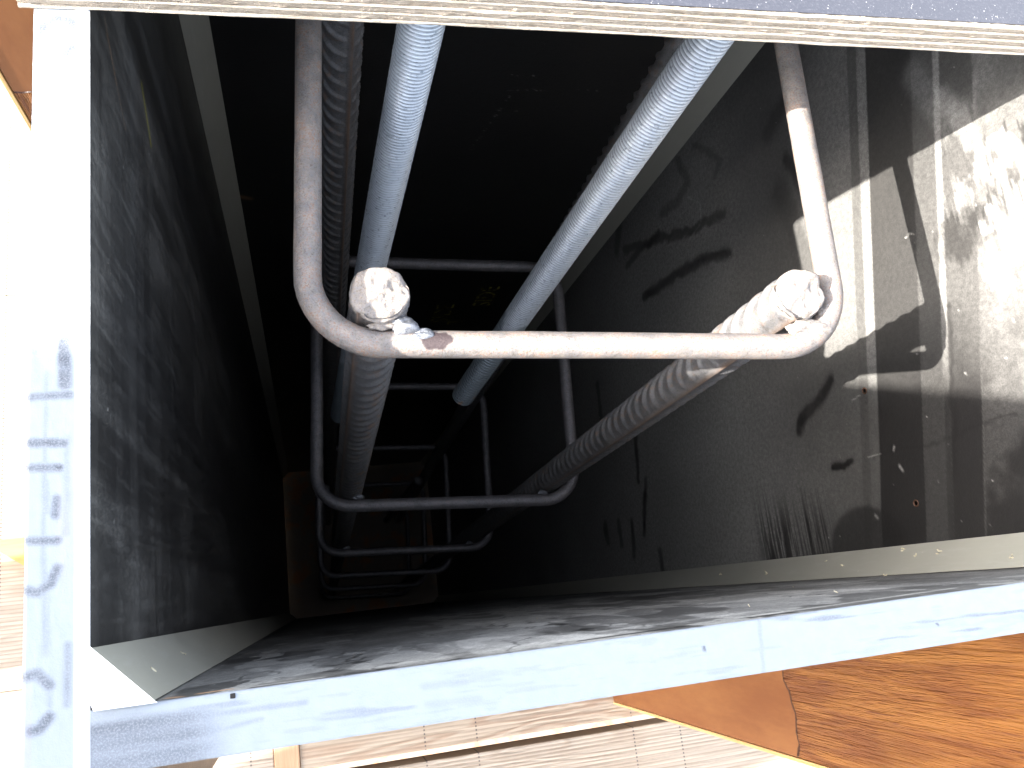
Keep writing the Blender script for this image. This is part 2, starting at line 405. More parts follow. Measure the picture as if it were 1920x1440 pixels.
def marks_left(y, t):
    x = -t; m = np.zeros(y.shape)
    A = [([(-.0201, .2566), (-.0165, .2641), (-.0117, .2672), (-.0077, .2660), (-.0047, .263)], .0021, .8),
         ([(-.0106, .2504), (-.0075, .2518), (-.0051, .2556)], .0020, .8),
         ([(-.0122, .2135), (-.0085, .2120), (-.0052, .2118), (-.0049, .1959)], .0014, .55),
         ([(-.0089, .158), (-.0085, .157)], .002, .4), ([(-.011, .150), (-.0075, .149)], .0016, .35),
         ([(-.0089, .1301), (-.0084, .1139)], .0023, .9), ([(-.019, .128), (-.0185, .127)], .0013, .5), ([(-.0201, .1096), (-.007, .1098)], .0014, .9),
         ([(-.0207, .093), (-.0086, .0921)], .0015, .95), ([(-.0206, .084), (-.0100, .0832)], .0014, .95),
         ([(-.0109, .0722), (-.0112, .0666)], .0014, .85), ([(-.0202, .0583), (-.0105, .0577)], .0013, .9),
         ([(-.0205, .0416), (-.0167, .0405), (-.0125, .0430), (-.0104, .0482)], .0015, .95),
         ([(-.0208, .0131), (-.0163, .0139), (-.0127, .0098)], .0016, .95), ([(-.0126, -.0004), (-.0155, -.0036), (-.0177, -.0040)], .0017, .95),
         ([(-.013, .009), (-.0125, .003)], .0008, .3), ([(-.0145, .1182), (-.0150, .08), (-.0150, .06), (-.0140, .02)], .0006, .45), ([(-.0140, .046), (-.0135, .02)], .0011, .28), ([(-.0145, .078), (-.0142, .068)], .0012, .35), ([(-.0075, .094), (-.0078, .06)], .0012, .3), ([(-.0070, .022), (-.0072, .003)], .0011, .5)]
    for pts, r, a in A: m = np.maximum(m, a * capsule(x, y, pts, r, .0012))
    m = m * (.45 + .6 * vnoise(y * 300, x * 300, 7, 4))
    g = .45 * sst(.66, .8, vnoise(y * 16, x * 500, 8, 3))
    wh = 1 - sst(.0040, .0055, t)
    return m, g * (1 - wh), wh * .8

def marks_bottom(x, t):
    m = np.zeros(x.shape); yv = -t
    m = np.maximum(m, .2 * capsule(x, yv, [(.2499, 0), (.2478, -.021)], .0009, .0004))
    m = np.maximum(m, .9 * capsule(x, yv, [(.2239, -.0078), (.2239, -.0092)], .0005, .0003))
    m = np.maximum(m, .9 * capsule(x, yv, [(.332, -.0120), (.3325, -.0126)], .0005, .0003))
    st = vnoise(x * 22 , yv * 380 + x * 12, 15, 3); m = np.maximum(m, .42 * sst(.64, .74, st) * sst(.20, .25, x))
    m = np.maximum(m, .30 * sst(.66, .76, st) * (1 - sst(.12, .14, x)))
    end = (1 - sst(.028, .05, x)) * sst(.0025, .006, t); m = np.maximum(m, end * (.50 + .45 * (vnoise(x * 25, yv * 420, 16, 4) - .3)))
    m = np.maximum(m, .28 * capsule(x, yv, [(.035, -.0068), (.07, -.0072)], .0009, .0006)); m = np.maximum(m, .25 * capsule(x, yv, [(.038, -.0125), (.055, -.0105)], .0007, .0006))
    m = np.maximum(m, .16 * capsule(x, yv, [(.112, -.0075), (.128, -.0080)], .0012, .001)); m = np.maximum(m, .14 * capsule(x, yv, [(.113, -.0140), (.132, -.0148)], .0012, .001))
    m = np.maximum(m, .12 * sst(.6, .75, vnoise(x * 60, yv * 500, 17, 3)))
    return np.clip(m, 0, 1), np.zeros(x.shape), np.zeros(x.shape)
def marks_none(u, t): return np.zeros(u.shape), .3 * sst(.6, .8, vnoise(u * 20, t * 400, 18)), np.zeros(u.shape)

p_left = panel(0, 0.0, 0.0, H, -1, dust_left, marks_left, 380, (.075, .03))
p_right = panel(0, W, 0.0, H, 1, dust_and_light_right, marks_none, 420, (.03, .03))
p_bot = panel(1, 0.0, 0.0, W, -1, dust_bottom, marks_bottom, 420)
p_back = panel(1, H, 0.0, W, 1, dust_back, marks_none, 260)
p_left['label'] = 'black streaked side panel whose pale rim carries dark sprayed marks'
p_right['label'] = 'black panel with dusty bands and bright scraped patches'
p_bot['label'] = 'black scuffed near panel with a plain pale blue rim'
p_back['label'] = 'black clean far panel with faint yellow stencil letters'

def chamfer(cx, cy, sx, sy, ztop, leg=.0205):
    """triangular corner fillet with its hidden corner cut off"""
    A = [(0, 0)]
    pts = [(leg, .0004), (.0022, .0004), (.0004, .0048), (.0004, leg)]
    pts = [(cx + sx * a, cy + sy * b) for a, b in pts]
    zs = [ztop, -.004, -.02, -.1, -.5, -D + .003] if ztop > 0 else [ztop, -.02, -.1, -.5, -D + .003]
    V = [(x, y, z) for z in zs for x, y in pts]; F = []; I = []
    for k in range(len(zs) - 1):
        for i in range(4):
            j = (i + 1) % 4; F.append([k * 4 + i, k * 4 + j, k * 4 + 4 + j, k * 4 + 4 + i]); I.append(0)
    F.append([0, 1, 2, 3]); I.append(1)
    o = link('chamfer_strip', V, F, [CHAM, CHAM_END], box_root, midx=I)
    bv = o.modifiers.new('bevel', 'BEVEL'); bv.width = .0005; bv.segments = 2; bv.limit_method = 'ANGLE'
    return o
c1 = chamfer(0, 0, 1, 1, .0042); c1['label'] = 'grey corner strip with a white sawn end standing above the rim'
chamfer(W, 0, -1, 1, -.001); chamfer(0, H, 1, -1, -.001); chamfer(W, H, -1, -1, -.001)

# screw holes in the right panel, nail in the near rim
def ring_hole(y, z, r=.0022):
    n = 20; V = []; F = []
    for k, (rr, dx) in enumerate(((r * 1.25, -.0002), (r, -.0006), (r * .85, -.0003), (r * .8, .0001))):
        for i in range(n):
            a = 2 * math.pi * i / n; V.append((W + dx - .0001, y + rr * math.cos(a), z + rr * math.sin(a) * 1.1))
    for k in range(3):
        for i in range(n): j = (i + 1) % n; F.append([k * n + i, k * n + j, (k + 1) * n + j, (k + 1) * n + i])
    F.append([3 * n + i for i in range(n)])
    return link('screw_hole', V, F, [HOLE_RIM, HOLE], p_right, midx=[0] * (3 * n) + [1])
m_, t_, b_ = mat('splintered_hole_edge'); b_.inputs['Base Color'].default_value = (.10, .05, .03, 1); b_.inputs['Roughness'].default_value = .8
HOLE_RIM = m_
ring_hole(.141, -.243); ring_hole(.049, -.213)
box('nail_hole', .0447, .0464, -.0025, -.0008, -.0004, .0004, HOLE, p_bot, .0002)

# yellow stencil letters on the far panel
m_, t_, b_ = mat('faded_yellow_stencil'); n_ = N(t_)
n_.put(b_.inputs['Base Color'], n_.mix(n_.ramp(n_.noise(120, 3), .4, .6), (.08, .07, .02), (.55, .47, .09))); b_.inputs['Roughness'].default_value = .7
STENCIL = m_
def text(body, x, z, size):
    cu = bpy.data.curves.new('t', 'FONT'); cu.body = body; cu.size = size; cu.space_character = 1.1
    to = bpy.data.objects.new('t', cu); C.objects.link(to)
    dg = bpy.context.evaluated_depsgraph_get(); me = bpy.data.meshes.new_from_object(to.evaluated_get(dg))
    bpy.data.objects.remove(to)
    me.materials.append(STENCIL); me.name = 'stencil_lettering'
    for v in me.vertices: v.co = Vector((x - v.co.y, H - .0006, z + v.co.x))
    o = bpy.data.objects.new('stencil_lettering', me); C.objects.link(o); o.parent = p_back
text('SIDE', .400, -1.035, .045); text('SIDE', .338, -1.115, .045); text('T', .37, -1.13, .045)

# ------------------------------------------------------------------ concrete at the foot of the box
m_, t_, b_ = mat('damp_concrete'); n_ = N(t_)
a_ = n_.noise(8, 5, .6); c_ = n_.noise(90, 4, .7)
col_ = n_.mix(a_, (.20, .165, .13), (.34, .28, .22)); col_ = n_.mix(n_.ramp(n_.noise(14, 4), .50, .65, 0, .8), col_, (.42, .20, .09))
n_.put(b_.inputs['Base Color'], col_); b_.inputs['Roughness'].default_value = .75
n_.put(b_.inputs['Normal'], n_.bump(c_, .5, .002)); CONC = m_
V = [(x, y, -D - .002 - .0) for x in np.linspace(-4, 5, 10) for y in np.linspace(-4, 5, 10)]
tag(link('floor', V, grid_faces(10, 10), CONC), 'brown stained concrete floor at the bottom of the dark box', None, None, 'structure')

# ------------------------------------------------------------------ rebar cage
CX, CY, CW, CH = .0782, .1512, .287, .2856
wv = Vector((-.0363, -.0118, -.0604)); RC = Matrix.Rotation(wv.length, 3, wv.normalized())
ZH = [-.0757, -.6049, -1.1265, -1.6317, -2.1222, -2.62]
def cage(lx, ly, z): return Vector((CX, CY, 0)) + RC @ Vector((lx, ly, z))
cage_root = empty('rebar_cage', tuple(cage(CW / 2, CH / 2, -D)))
tag(cage_root, 'welded steel cage of four ribbed corner bars and square hoops inside the box', 'rebar cage')
inv = -cage_root.location

weld_p = cage(.047, .004, ZH[0] + .004)
STEEL_TOP = steel('rusty_sunlit_hoop_steel', .62, (.30, .262, .225), .25, .52,  # paler, warmer copy of the hoop steel, sunlit look put into the colour
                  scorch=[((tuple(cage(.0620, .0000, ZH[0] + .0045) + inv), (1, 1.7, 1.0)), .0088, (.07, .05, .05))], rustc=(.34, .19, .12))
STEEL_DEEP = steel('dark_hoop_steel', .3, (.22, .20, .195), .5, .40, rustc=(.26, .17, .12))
REBAR = steel('ribbed_bar_steel', .25, (.235, .225, .215), .35, .42, rustc=(.34, .20, .12))
CUT = steel('flame_cut_steel', .5, (.34, .29, .24), .1, .65, rustc=(.27, .18, .12))
WELD = steel('weld_metal', .1, (.30, .31, .33), .7, .35)

def sweep(path, r, n, closed, name, m, parent, rust=None, disp=0):
    P = np.array(path); m_n = len(P); V = []
    for i in range(m_n):
        a = P[(i - 1) % m_n] if closed or i > 0 else P[i]; b = P[(i + 1) % m_n] if closed or i < m_n - 1 else P[i]
        t = b - a; t /= np.linalg.norm(t); upv = np.array([0, 0, 1.]); s = np.cross(t, upv)
        if np.linalg.norm(s) < 1e-3: s = np.cross(t, np.array([1., 0, 0]))
        s /= np.linalg.norm(s); u = np.cross(s, t)
        for k in range(n):
            q = 2 * math.pi * k / n; V.append(P[i] + r * (math.cos(q) * s + math.sin(q) * u))
    V = np.array(V)
    if disp: V += rng.normal(size=V.shape) * disp
    F = []
    for i in range(m_n if closed else m_n - 1):
        j = (i + 1) % m_n
        for k in range(n): l = (k + 1) % n; F.append([i * n + k, i * n + l, j * n + l, j * n + k])
    if not closed: F.append(list(range(n))[::-1]); F.append([(m_n - 1) * n + k for k in range(n)])
    return link(name, V + np.array(inv if parent is cage_root else (0, 0, 0)), F, m, parent, smooth=True)

def hoop(z, first):
    rb = .036; pts = []
    for cx, cy, a0 in ((CW - rb, rb, -90), (CW - rb, CH - rb, 0), (rb, CH - rb, 90), (rb, rb, 180)):
        for k in range(13): a = math.radians(a0 + 90 * k / 12); pts.append((cx + rb * math.cos(a), cy + rb * math.sin(a)))
    out = []
    for i in range(len(pts)):
        a = pts[i]; b = pts[(i + 1) % len(pts)]; L = math.hypot(b[0] - a[0], b[1] - a[1]); n = 1 if L < .02 else 14
        for k in range(n):
            t = k / n; out.append(tuple(cage(a[0] + t * (b[0] - a[0]), a[1] + t * (b[1] - a[1]), z + .0012 * math.sin(9 * (a[0] + t * (b[0] - a[0])) + z * 5))))
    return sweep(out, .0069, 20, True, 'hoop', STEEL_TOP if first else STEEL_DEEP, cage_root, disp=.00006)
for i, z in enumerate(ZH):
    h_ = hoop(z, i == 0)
    if i == 0: h_['label'] = 'topmost hoop, rusty and bleached by direct sun'

def rebar(lx, ly, ztop, R, phase, dense, parent=cage_root, zb=-D + .004, crown=True, cut_slope=0., m=REBAR, pitch=.0165, twist=1):
    n = 56 if dense else 32
    s = [0.]; st = .0013 if dense else .0022
    while s[-1] < (ztop - zb):
        s.append(s[-1] + st)
        if s[-1] > (.75 if dense else .9): st = .0035
        if s[-1] > 1.3: st = .02
    s = np.array(s); s[-1] = ztop - zb
    th = np.linspace(0, 2 * math.pi, n, endpoint=False); S, TH = np.meshgrid(s, th, indexing='ij')
    t = TH - phase
    side = np.sin(t); az = np.abs(side)
    lead = np.where(side > 0, t % (2 * math.pi), (-t) % (2 * math.pi)) - math.pi / 2
    ph = ((S + twist * .0075 * lead + np.where(side > 0, 0, pitch * .5)) / pitch) % 1.0
    pulse = np.where(ph < .5, np.exp(-((ph - .5) / .16) ** 2), np.exp(-((ph - .5) / .07) ** 2))
    fade = 1 - sst(1.25, 1.35, S)
    rr = R - .0010 + .0030 * np.clip(az - .12, 0, 1) ** .6 * pulse * fade
    lr = np.exp(-((np.abs(np.sin(t)) * R) / .0017) ** 4); rr = np.maximum(rr, R - .0009 + .0018 * lr)
    rr = rr + (vnoise(S * 300, TH * 8, int(lx * 1000) % 50, 3) - .5) * .0003
    X = lx + rr * np.cos(TH); Y = ly + rr * np.sin(TH); Z = ztop - S
    P = np.stack([X, Y, Z], -1).reshape(-1, 3)
    M = np.array(RC); P = P @ M.T + np.array([CX, CY, 0]) + np.array(inv)
    ns = len(s); i = np.arange(ns - 1)[:, None]; k = np.arange(n)[None, :]; l = (k + 1) % n
    F = np.stack([i * n + k, (i + 1) * n + k, (i + 1) * n + l, i * n + l], -1).reshape(-1, 4).tolist()
    rust = np.clip(lr * .6 * (.4 + vnoise(S * 60, TH, 3)) + .9 * sst(.62, .75, vnoise(S * 240, TH * 5, 4, 3)) * az * .6, 0, 1) * (1 - .5 * sst(.3, 1, S))
    bar = link('corner_bar', P, F, m, parent, smooth=True, attrs=dict(rust=rust.ravel()))
    if crown:   # torch-cut lumpy end
        nr = 14; V = []; r2 = np.random.default_rng(int(lx * 999))
        amp = r2.uniform(.9, 1.12, 9)
        for a in range(nr + 1):
            f = a / nr
            for k in range(n):
                q = 2 * math.pi * k / n
                edge = .97 + .10 * math.sin(3 * q + phase) * math.sin(2 * q) + .30 * (float(vnoise(9 + 2.2 * math.cos(q), 9 + 2.2 * math.sin(q), 13, 4, .6)) - .5)
                rad = (R + .0002) * edge * (1 - f)
                xx = (1 - f) * math.cos(q); yy = (1 - f) * math.sin(q); h = .0012 * (1 - (1 - f) ** 8) + .0062 * (float(vnoise(3 + 1.5 * xx, 5 + 1.5 * yy, 77, 5, .62)) - .5) + cut_slope * (xx * math.cos(phase) + yy * math.sin(phase)) + .0016 * yy + .0014 * math.exp(-((xx * .75 - yy * .65 + .1) / .18) ** 2)
                V.append((lx + rad * math.cos(q), ly + rad * math.sin(q), ztop + h))
        sk = []
        for dz, g in ((-.0015, .06), (-.004, .02), (-.007, -.08)):
            for k in range(n):
                q = 2 * math.pi * k / n; rad = (R + .0001) * (1 + g * (.3 + .6 * math.sin(3 * q + 1))); sk.append((lx + rad * math.cos(q), ly + rad * math.sin(q), ztop + dz))
        V = sk[::-1] if False else [*sk[2 * n:3 * n], *sk[n:2 * n], *sk[0:n], *V]
        P = np.array(V) @ M.T + np.array([CX, CY, 0]) + np.array(inv)
        rows = nr + 4; F = []
        for a in range(rows - 1):
            for k in range(n): l = (k + 1) % n; F.append([a * n + k, a * n + l, (a + 1) * n + l, (a + 1) * n + k])
        e = link('cut_end', P, F, CUT, bar, smooth=True)
        e['label'] = 'pale torch-cut lumpy end'
    return bar
b1 = rebar(.0345, .0218, -.0640, .0136, math.radians(222), True)
b2 = rebar(.2605, .0262, -.0640, .0136, math.radians(252), True, cut_slope=-.0022, pitch=.017)
b3 = rebar(.0205, CH - .0205, -.035, .0136, math.radians(-62), True, crown=False)
b4 = rebar(CW - .0205, CH - .0205, -.045, .0136, 1.2, False, crown=False)
b1['label'] = 'ribbed bar at the left front corner with a chunky pale cut end'
b2['label'] = 'ribbed bar at the right front corner with a sunlit scalloped end'

def blob(name, c, r, sc, seed, m, parent, off=True):
    import bmesh
    bm = bmesh.new(); bmesh.ops.create_icosphere(bm, subdivisions=4, radius=1)
    V = np.array([tuple(v.co) for v in bm.verts]); F = [[v.index for v in f.verts] for f in bm.faces]; bm.free()
    nn = vnoise(V[:, 0] * 1.7 + 9 + V[:, 2], V[:, 1] * 1.7 + 9 - V[:, 2] * .7, seed, 3)
    V = V * (1 + .9 * (nn - .5))[:, None] * r * np.array(sc)
    return link(name, V + np.array(c) + (np.array(inv) if off else 0), F, m, parent, smooth=True)
blob('weld', cage(.046, .0075, ZH[0] + .0055), .0058, (1.15, .9, .7), 1, WELD, cage_root)
blob('weld', cage(.0545, .0030, ZH[0] + .0050), .0048, (1.3, .7, .6), 2, WELD, cage_root)
blob('weld', cage(.036, .0075, ZH[0] + .0062), .0035, (2.0, .7, .6), 3, CUT, cage_root)
blob('weld', cage(.2700, .0085, ZH[0] + .0055), .0048, (2.2, .9, .7), 4, CUT, cage_root)
blob('weld', cage(.2630, .0092, ZH[0] + .0050), .0060, (1.7, .8, .8), 8, CUT, cage_root)
blob('weld', cage(.2790, .0180, ZH[0] + .0045), .0040, (1., 1.4, .7), 5, CUT, cage_root)
for z in ZH[1:3]:
    blob('weld', cage(.044, .0085, z + .0055), .0045, (1.4, .8, .7), 6, WELD, cage_root)
    blob('weld', cage(.250, .0085, z - .0055), .0045, (1.4, .8, .7), 7, WELD, cage_root)

# ------------------------------------------------------------------ starter bars standing in the floor
def rod_mesh(p0, p1, r, n=20):
    a = Vector(p0); b = Vector(p1); d = (b - a).normalized(); s = d.orthogonal().normalized(); u = d.cross(s); V = []
    L = (b - a).length; k_ = max(2, int(L / .01))
    for i in range(k_ + 1):
        for k in range(n):
            q = 2 * math.pi * k / n; rr = r * (1 + .05 * math.sin(i * 2.1))
            V.append(a + d * L * i / k_ + s * rr * math.cos(q) + u * rr * math.sin(q))
    F = [[i * n + k, i * n + (k + 1) % n, (i + 1) * n + (k + 1) % n, (i + 1) * n + k] for i in range(k_) for k in range(n)]
    F += [list(range(n))[::-1], [k_ * n + k for k in range(n)]]
    return [tuple(v) for v in V], F
for (x, y, lab) in ((.122, .30, 'dark starter bar rising from the floor at the left inside the cage'), (.345, .30, 'dark starter bar rising from the floor at the right inside the cage')):
    zt = -1.75
    v, f = rod_mesh((x, y, -D), (x, y, zt), .011)
    o = link('starter_bar', v, f, REBAR, smooth=True); tag(o, lab, 'starter bar', 'starter bars on the box floor')

# ------------------------------------------------------------------ template board on top
brd = empty('template_board', (W / 2, .271, 0))
tag(brd, 'thick plywood board with raw layered edge lying across the top of the box', 'board')
bo = np.array(brd.location)
BX0, BX1, BY0, BY1 = -.0262, W + .05, .271, .58
m_, t_, b_ = mat('dusty_grey_film'); n_ = N(t_)
a_ = n_.noise(9, 5, .65); c_ = n_.noise(700, 3, .8); v_ = n_.voro(650)
col_ = n_.mix(a_, (.035, .037, .050), (.065, .068, .082)); col_ = n_.mix(n_.ramp(c_, .52, .72, 0, .6), col_, (.12, .12, .135))
col_ = n_.mix(n_.m('MULTIPLY', n_.ramp(v_, .08, .2, 1, 0), n_.ramp(n_.noise(330), .5, .62)), col_, (.75, .73, .72))
n_.put(b_.inputs['Base Color'], col_); n_.put(b_.inputs['Roughness'], n_.m('ADD', n_.m('MULTIPLY', a_, .3), .35)); n_.put(b_.inputs['Normal'], n_.bump(c_, .4, .0006))
GFILM = m_
nply = 9; tw = np.array([.8, 1.3, .8, 1.15, .9, 1.3, .75, 1.1, .7]); tb = np.concatenate([[0], np.cumsum(tw) / tw.sum() * .0208])
for k in range(nply):
    z0 = .0001 + tb[k]; z1 = .0001 + tb[k + 1]; nx = 720; rows = 4; g = .00008
    xs = np.linspace(BX0, BX1, nx); zz = np.linspace(z0 + g * .3, z1 - g * .3, rows); X, Z = np.meshgrid(xs, zz, indexing='ij')
    endg = k % 2 == 1
    rough = (.0009 if endg else .00045)
    Yf = BY0 + (vnoise(X * (260 if endg else 35), Z * 900, 100 + k, 4) - .5) * 2 * rough + (.0006 if endg else 0.0)
    bow = .0004 * np.sin(X * 14) - .0018 * (np.clip(X - .19, 0, 1) / .27) ** 2; Yf = Yf + bow
    edge = np.zeros_like(Yf); edge[:, 0] = .0004; edge[:, -1] = .0004; Yf = Yf + edge
    if k == nply - 1: Z = Z + (Z > z1 - 2 * g) * (vnoise(X * 300, Z * 0, 55, 3) - .5) * .0012
    V = np.stack([X, Yf, Z], -1).reshape(-1, 3); n0 = len(V)
    V = np.concatenate([V, np.array([(BX0, BY1, z0), (BX1, BY1, z0), (BX0, BY1, z1), (BX1, BY1, z1)])]) - bo
    F = grid_faces(nx, rows, flip=False).tolist()
    F += [[0, n0, n0 + 2, rows - 1], [n0 - rows, n0 - 1, n0 + 3, n0 + 1], [n0, n0 + 1, n0 + 3, n0 + 2]]
    F.append([rows - 1 + i * rows for i in range(nx)] + [n0 + 3, n0 + 2]); F.append([i * rows for i in range(nx)][::-1] + [n0, n0 + 1])
    link('ply', V, F, PLY_B if endg else PLY_A, brd)
# film faces
V = [(BX0 + .0002, BY0 + .0006, .0218), (BX1, BY0 + .0006, .0218), (BX1, BY1, .0218), (BX0 + .0002, BY1, .0218)]
V2 = [(x, y, z - .0004) for x, y, z in V]
o = link('film_face', np.array(V + V2) - bo, [[0, 1, 2, 3], [7, 6, 5, 4], [0, 4, 5, 1], [1, 5, 6, 2], [2, 6, 7, 3], [3, 7, 4, 0]], GFILM, brd)

# ------------------------------------------------------------------ threaded anchor rods hanging from the board
def stud(T0, v, L, label, dark_from, pitch=.0030, R=.0127):
    v = Vector(v).normalized(); T0 = Vector(T0); k = (T0.z - .075) / v.z
    A = T0 - v * ((.075 - T0.z) / -v.z)          # start above the board
    B = T0 + v * L; Lt = (B - A).length; n = 36; m5 = 6
    ns = int(Lt / pitch * m5); s = np.linspace(0, Lt, ns); th_ = np.linspace(0, 2 * math.pi, n, endpoint=False)
    S, TH = np.meshgrid(s, th_, indexing='ij'); s1 = dark_from + .075 - T0.z; ph = (S / pitch + np.maximum(0, S - s1) * (1 / .0056 - 1 / pitch) - TH / (2 * math.pi)) % 1
    tri = 1 - np.abs(2 * ph - 1)
    pr = sst(.12, .72, tri)
    rr = R - (.0016 + .0006 * (S > s1)) * (1 - pr); rr = rr - .0016 * sst(Lt - .0035, Lt, S)
    rr = rr + (vnoise(S * 500, TH * 6, 3, 3) - .5) * .00035
    a = v.orthogonal().normalized(); b = v.cross(a); a, b, vv = map(np.array, (a, b, v))
    P = np.array(A)[None, None] + S[..., None] * vv + rr[..., None] * (np.cos(TH)[..., None] * a + np.sin(TH)[..., None] * b)
    P = P.reshape(-1, 3); i = np.arange(ns - 1)[:, None]; kk = np.arange(n)[None, :]; l = (kk + 1) % n
    F = np.stack([i * n + kk, i * n + l, (i + 1) * n + l, (i + 1) * n + kk], -1).reshape(-1, 4).tolist()
    F.append([(ns - 1) * n + q for q in range(n)]); F.append(list(range(n))[::-1])
    root = empty('threaded_rod', tuple(A)); o0 = np.array(A)
    rust = .8 * sst(.62, .75, vnoise(S * 60, TH * 2, 8, 3)) * sst(Lt - .05, Lt - .01, S)
    lower_dark = sst(-.006, .006, S - (dark_from + .075 - T0.z) + (vnoise(TH * 1.2 + 3, S * 30, 9, 3) - .5) * .07)  # darker tone along the lower length, with an uneven start
    link('thread', P - o0, F, GALV, root, smooth=True, attrs=dict(root=(1 - pr).ravel(), rust=rust.ravel(), lower_dark=lower_dark.ravel()))
    # hex nut on the board
    import bmesh
    bm = bmesh.new(); bmesh.ops.create_cone(bm, segments=6, radius1=.024, radius2=.024, depth=.022, cap_ends=True)
    bmesh.ops.bevel(bm, geom=bm.edges[:], offset=.001, segments=2, affect='EDGES')
    c = A + v * ((A.z - .0345) / -v.z); q = (-v).to_track_quat('Z', 'Y').to_matrix()
    Vn = [tuple(q @ x.co + c - A) for x in bm.verts]; bm.verts.index_update(); Fn = [[x.index for x in f.verts] for f in bm.faces]; bm.free()
    link('nut', Vn, Fn, GALV, root)
    tag(root, label, 'threaded rod', 'threaded rods hanging from the template board')
    return root
stud((.1482, .32, -.0647), (-.0359, -.0832, -.9959), .70, 'bluish galvanised threaded rod passing behind the left ribbed bar', .50)
stud((.3176, .32, -.0684), (-.1172, -.1481, -.982), .545, 'bluish galvanised threaded rod leaning towards the middle with its cut end showing', .365)

# ------------------------------------------------------------------ sawdust flakes on the near right corner strip
m_, t_, b_ = mat('wood_flake'); b_.inputs['Base Color'].default_value = (.80, .72, .52, 1); b_.inputs['Roughness'].default_value = .8
V = []; F = []; r2 = np.random.default_rng(12)
def flake(c, L, wd):
    d = Vector(r2.normal(size=3)).normalized(); e = d.orthogonal().normalized(); nrm = d.cross(e); b0 = len(V); c = Vector(c); k = 5
    for i in range(k):
        t = i / (k - 1) - .5
        for s_, h in ((-1, 0), (1, 0), (0, .0004)):
            V.append(c + d * L * t + e * wd * s_ * (1 - abs(t) * 1.2) + nrm * (h + .0012 * math.sin(t * 5)))
    for i in range(k - 1):
        a = b0 + i * 3
        for p, q in ((0, 1), (1, 2), (2, 0)): F.append([a + p, a + q, a + 3 + q, a + 3 + p])
lg = .0205
for (f, z) in ((.35, -.42), (.45, -.30), (.55, -.215), (.85, -.232), (.02, -.235), (.5, -.52), (.3, -.12), (.7, -.33), (.6, -.19)):
    p = (W - lg * (1 - f) , lg * f, z); n45 = Vector((-.7, .7, 0))
    for _ in range(3): flake(Vector(p) + n45 * .0008 + Vector(r2.normal(size=3)) * .001, r2.uniform(.0015, .004), .0006)
for _ in range(4): flake((r2.uniform(.05, .45), .0006, -r2.uniform(.01, .3)), r2.uniform(.0006, .0012), .0003)
for z, f in ((-.045, .6), (-.14, .5)): flake(Vector((lg * f + .0004, lg * (1 - f) + .0004, z)), .0026, .0003)
tag(link('sawdust', [tuple(v) for v in V], F, m_), 'pale sawdust flakes stuck on the corner strips', None, None, 'stuff')

# ------------------------------------------------------------------ outside: orange ribs, deck planks, block
def orange_wood(name, zsplit, zv):
    m, t, b = mat(name); n = N(t)
    v = n.vmap((1, 1, .09)); g = n.noise(70, 5, .7, v, .8); f = n.noise(330, 4, .7, n.vmap((1, 1, .05))); big = n.noise(5, 3)
    sm = n.mix(n.ramp(n.noise(28, 6, .7, n.vmap((1, 1, .25))), .3, .7), (.165, .052, .012), (.235, .092, .026))
    ro = n.mix(n.ramp(g, .35, .65), (.15, .044, .009), (.285, .112, .024)); ro = n.mix(n.ramp(big, .45, .65, 0, .5), ro, (.33, .15, .028))
    ro = n.mix(n.ramp(f, .60, .68, 0, .85), ro, (.10, .02, .008))
    z = n.sep(n.geo)[2]; k = n.m('ADD', z, n.m('MULTIPLY', n.m('SUBTRACT', n.noise(25, 3), .5), .03))
    k = n.ramp(k, zsplit - .001, zsplit + .001) if zv > 0 else n.ramp(k, zsplit + .001, zsplit - .001)
    line = n.ramp(n.m('ABSOLUTE', n.m('SUBTRACT', n.m('ADD', z, n.m('MULTIPLY', n.m('SUBTRACT', n.noise(25, 3), .5), .03)), zsplit)), .0006, .0016, .8, 0)
    col = n.mix(k, sm, ro); col = n.mix(line, col, (.06, .012, .004))
    n.put(b.inputs['Base Color'], col); b.inputs['Roughness'].default_value = .5
    n.put(b.inputs['Normal'], n.bump(n.m('MULTIPLY', k, n.m('ADD', g, n.m('MULTIPLY', f, 1.5))), .9, .0025))
    return m
OR_R = orange_wood('orange_stained_timber', -.290, 1); OR_L = orange_wood('orange_stained_timber_pale', -.157, -1)
PALE = simple_wood('pale_spruce', (.66, .52, .38), (.80, .68, .52), 0, 1., .6, 45)

def rib_board(name, mesh_args, edge_args, m, label):
    r = empty(name, (mesh_args[0], mesh_args[2], mesh_args[4])); o0 = np.array(r.location)
    v, f = box_mesh(*mesh_args, bev=.0015); link('board', np.array(v) - o0, f, m, r)
    v, f = box_mesh(*edge_args, bev=.0006); link('edge_veneer', np.array(v) - o0, f, YEDGE, r)
    tag(r, label, 'formwork rib', 'orange ribs against the outside of the box'); return r
YEDGE = simple_wood('yellow_edge', (.50, .30, .12), (.60, .42, .2), 2, 1., .55, 60)
def z_shift(o): return o
OFF = -.0215
o = link('timber_rib', *box_mesh(.420, .480, -.1245, OFF - .0004, -.7095, -.035, .001), OR_R)
v, f = box_mesh(.4195, .4805, -.1278, -.1247, -.7095, -.035, .0006); link('edge_strip', v, f, YEDGE, o)
tag(o, 'dark orange stained timber rib beside the near right rim, rough grained', 'timber rib', 'orange ribs against the outside of the box')
o = link('timber_rib', *box_mesh(-.0775, -.0216, .335, .395, -.7095, -.03, .001), OR_L)
v, f = box_mesh(-.0802, -.0777, .3345, .3955, -.7095, -.03, .0005); link('edge_strip', v, f, YEDGE, o)
tag(o, 'light orange timber rib outside the top left corner of the box', 'timber rib', 'orange ribs against the outside of the box')

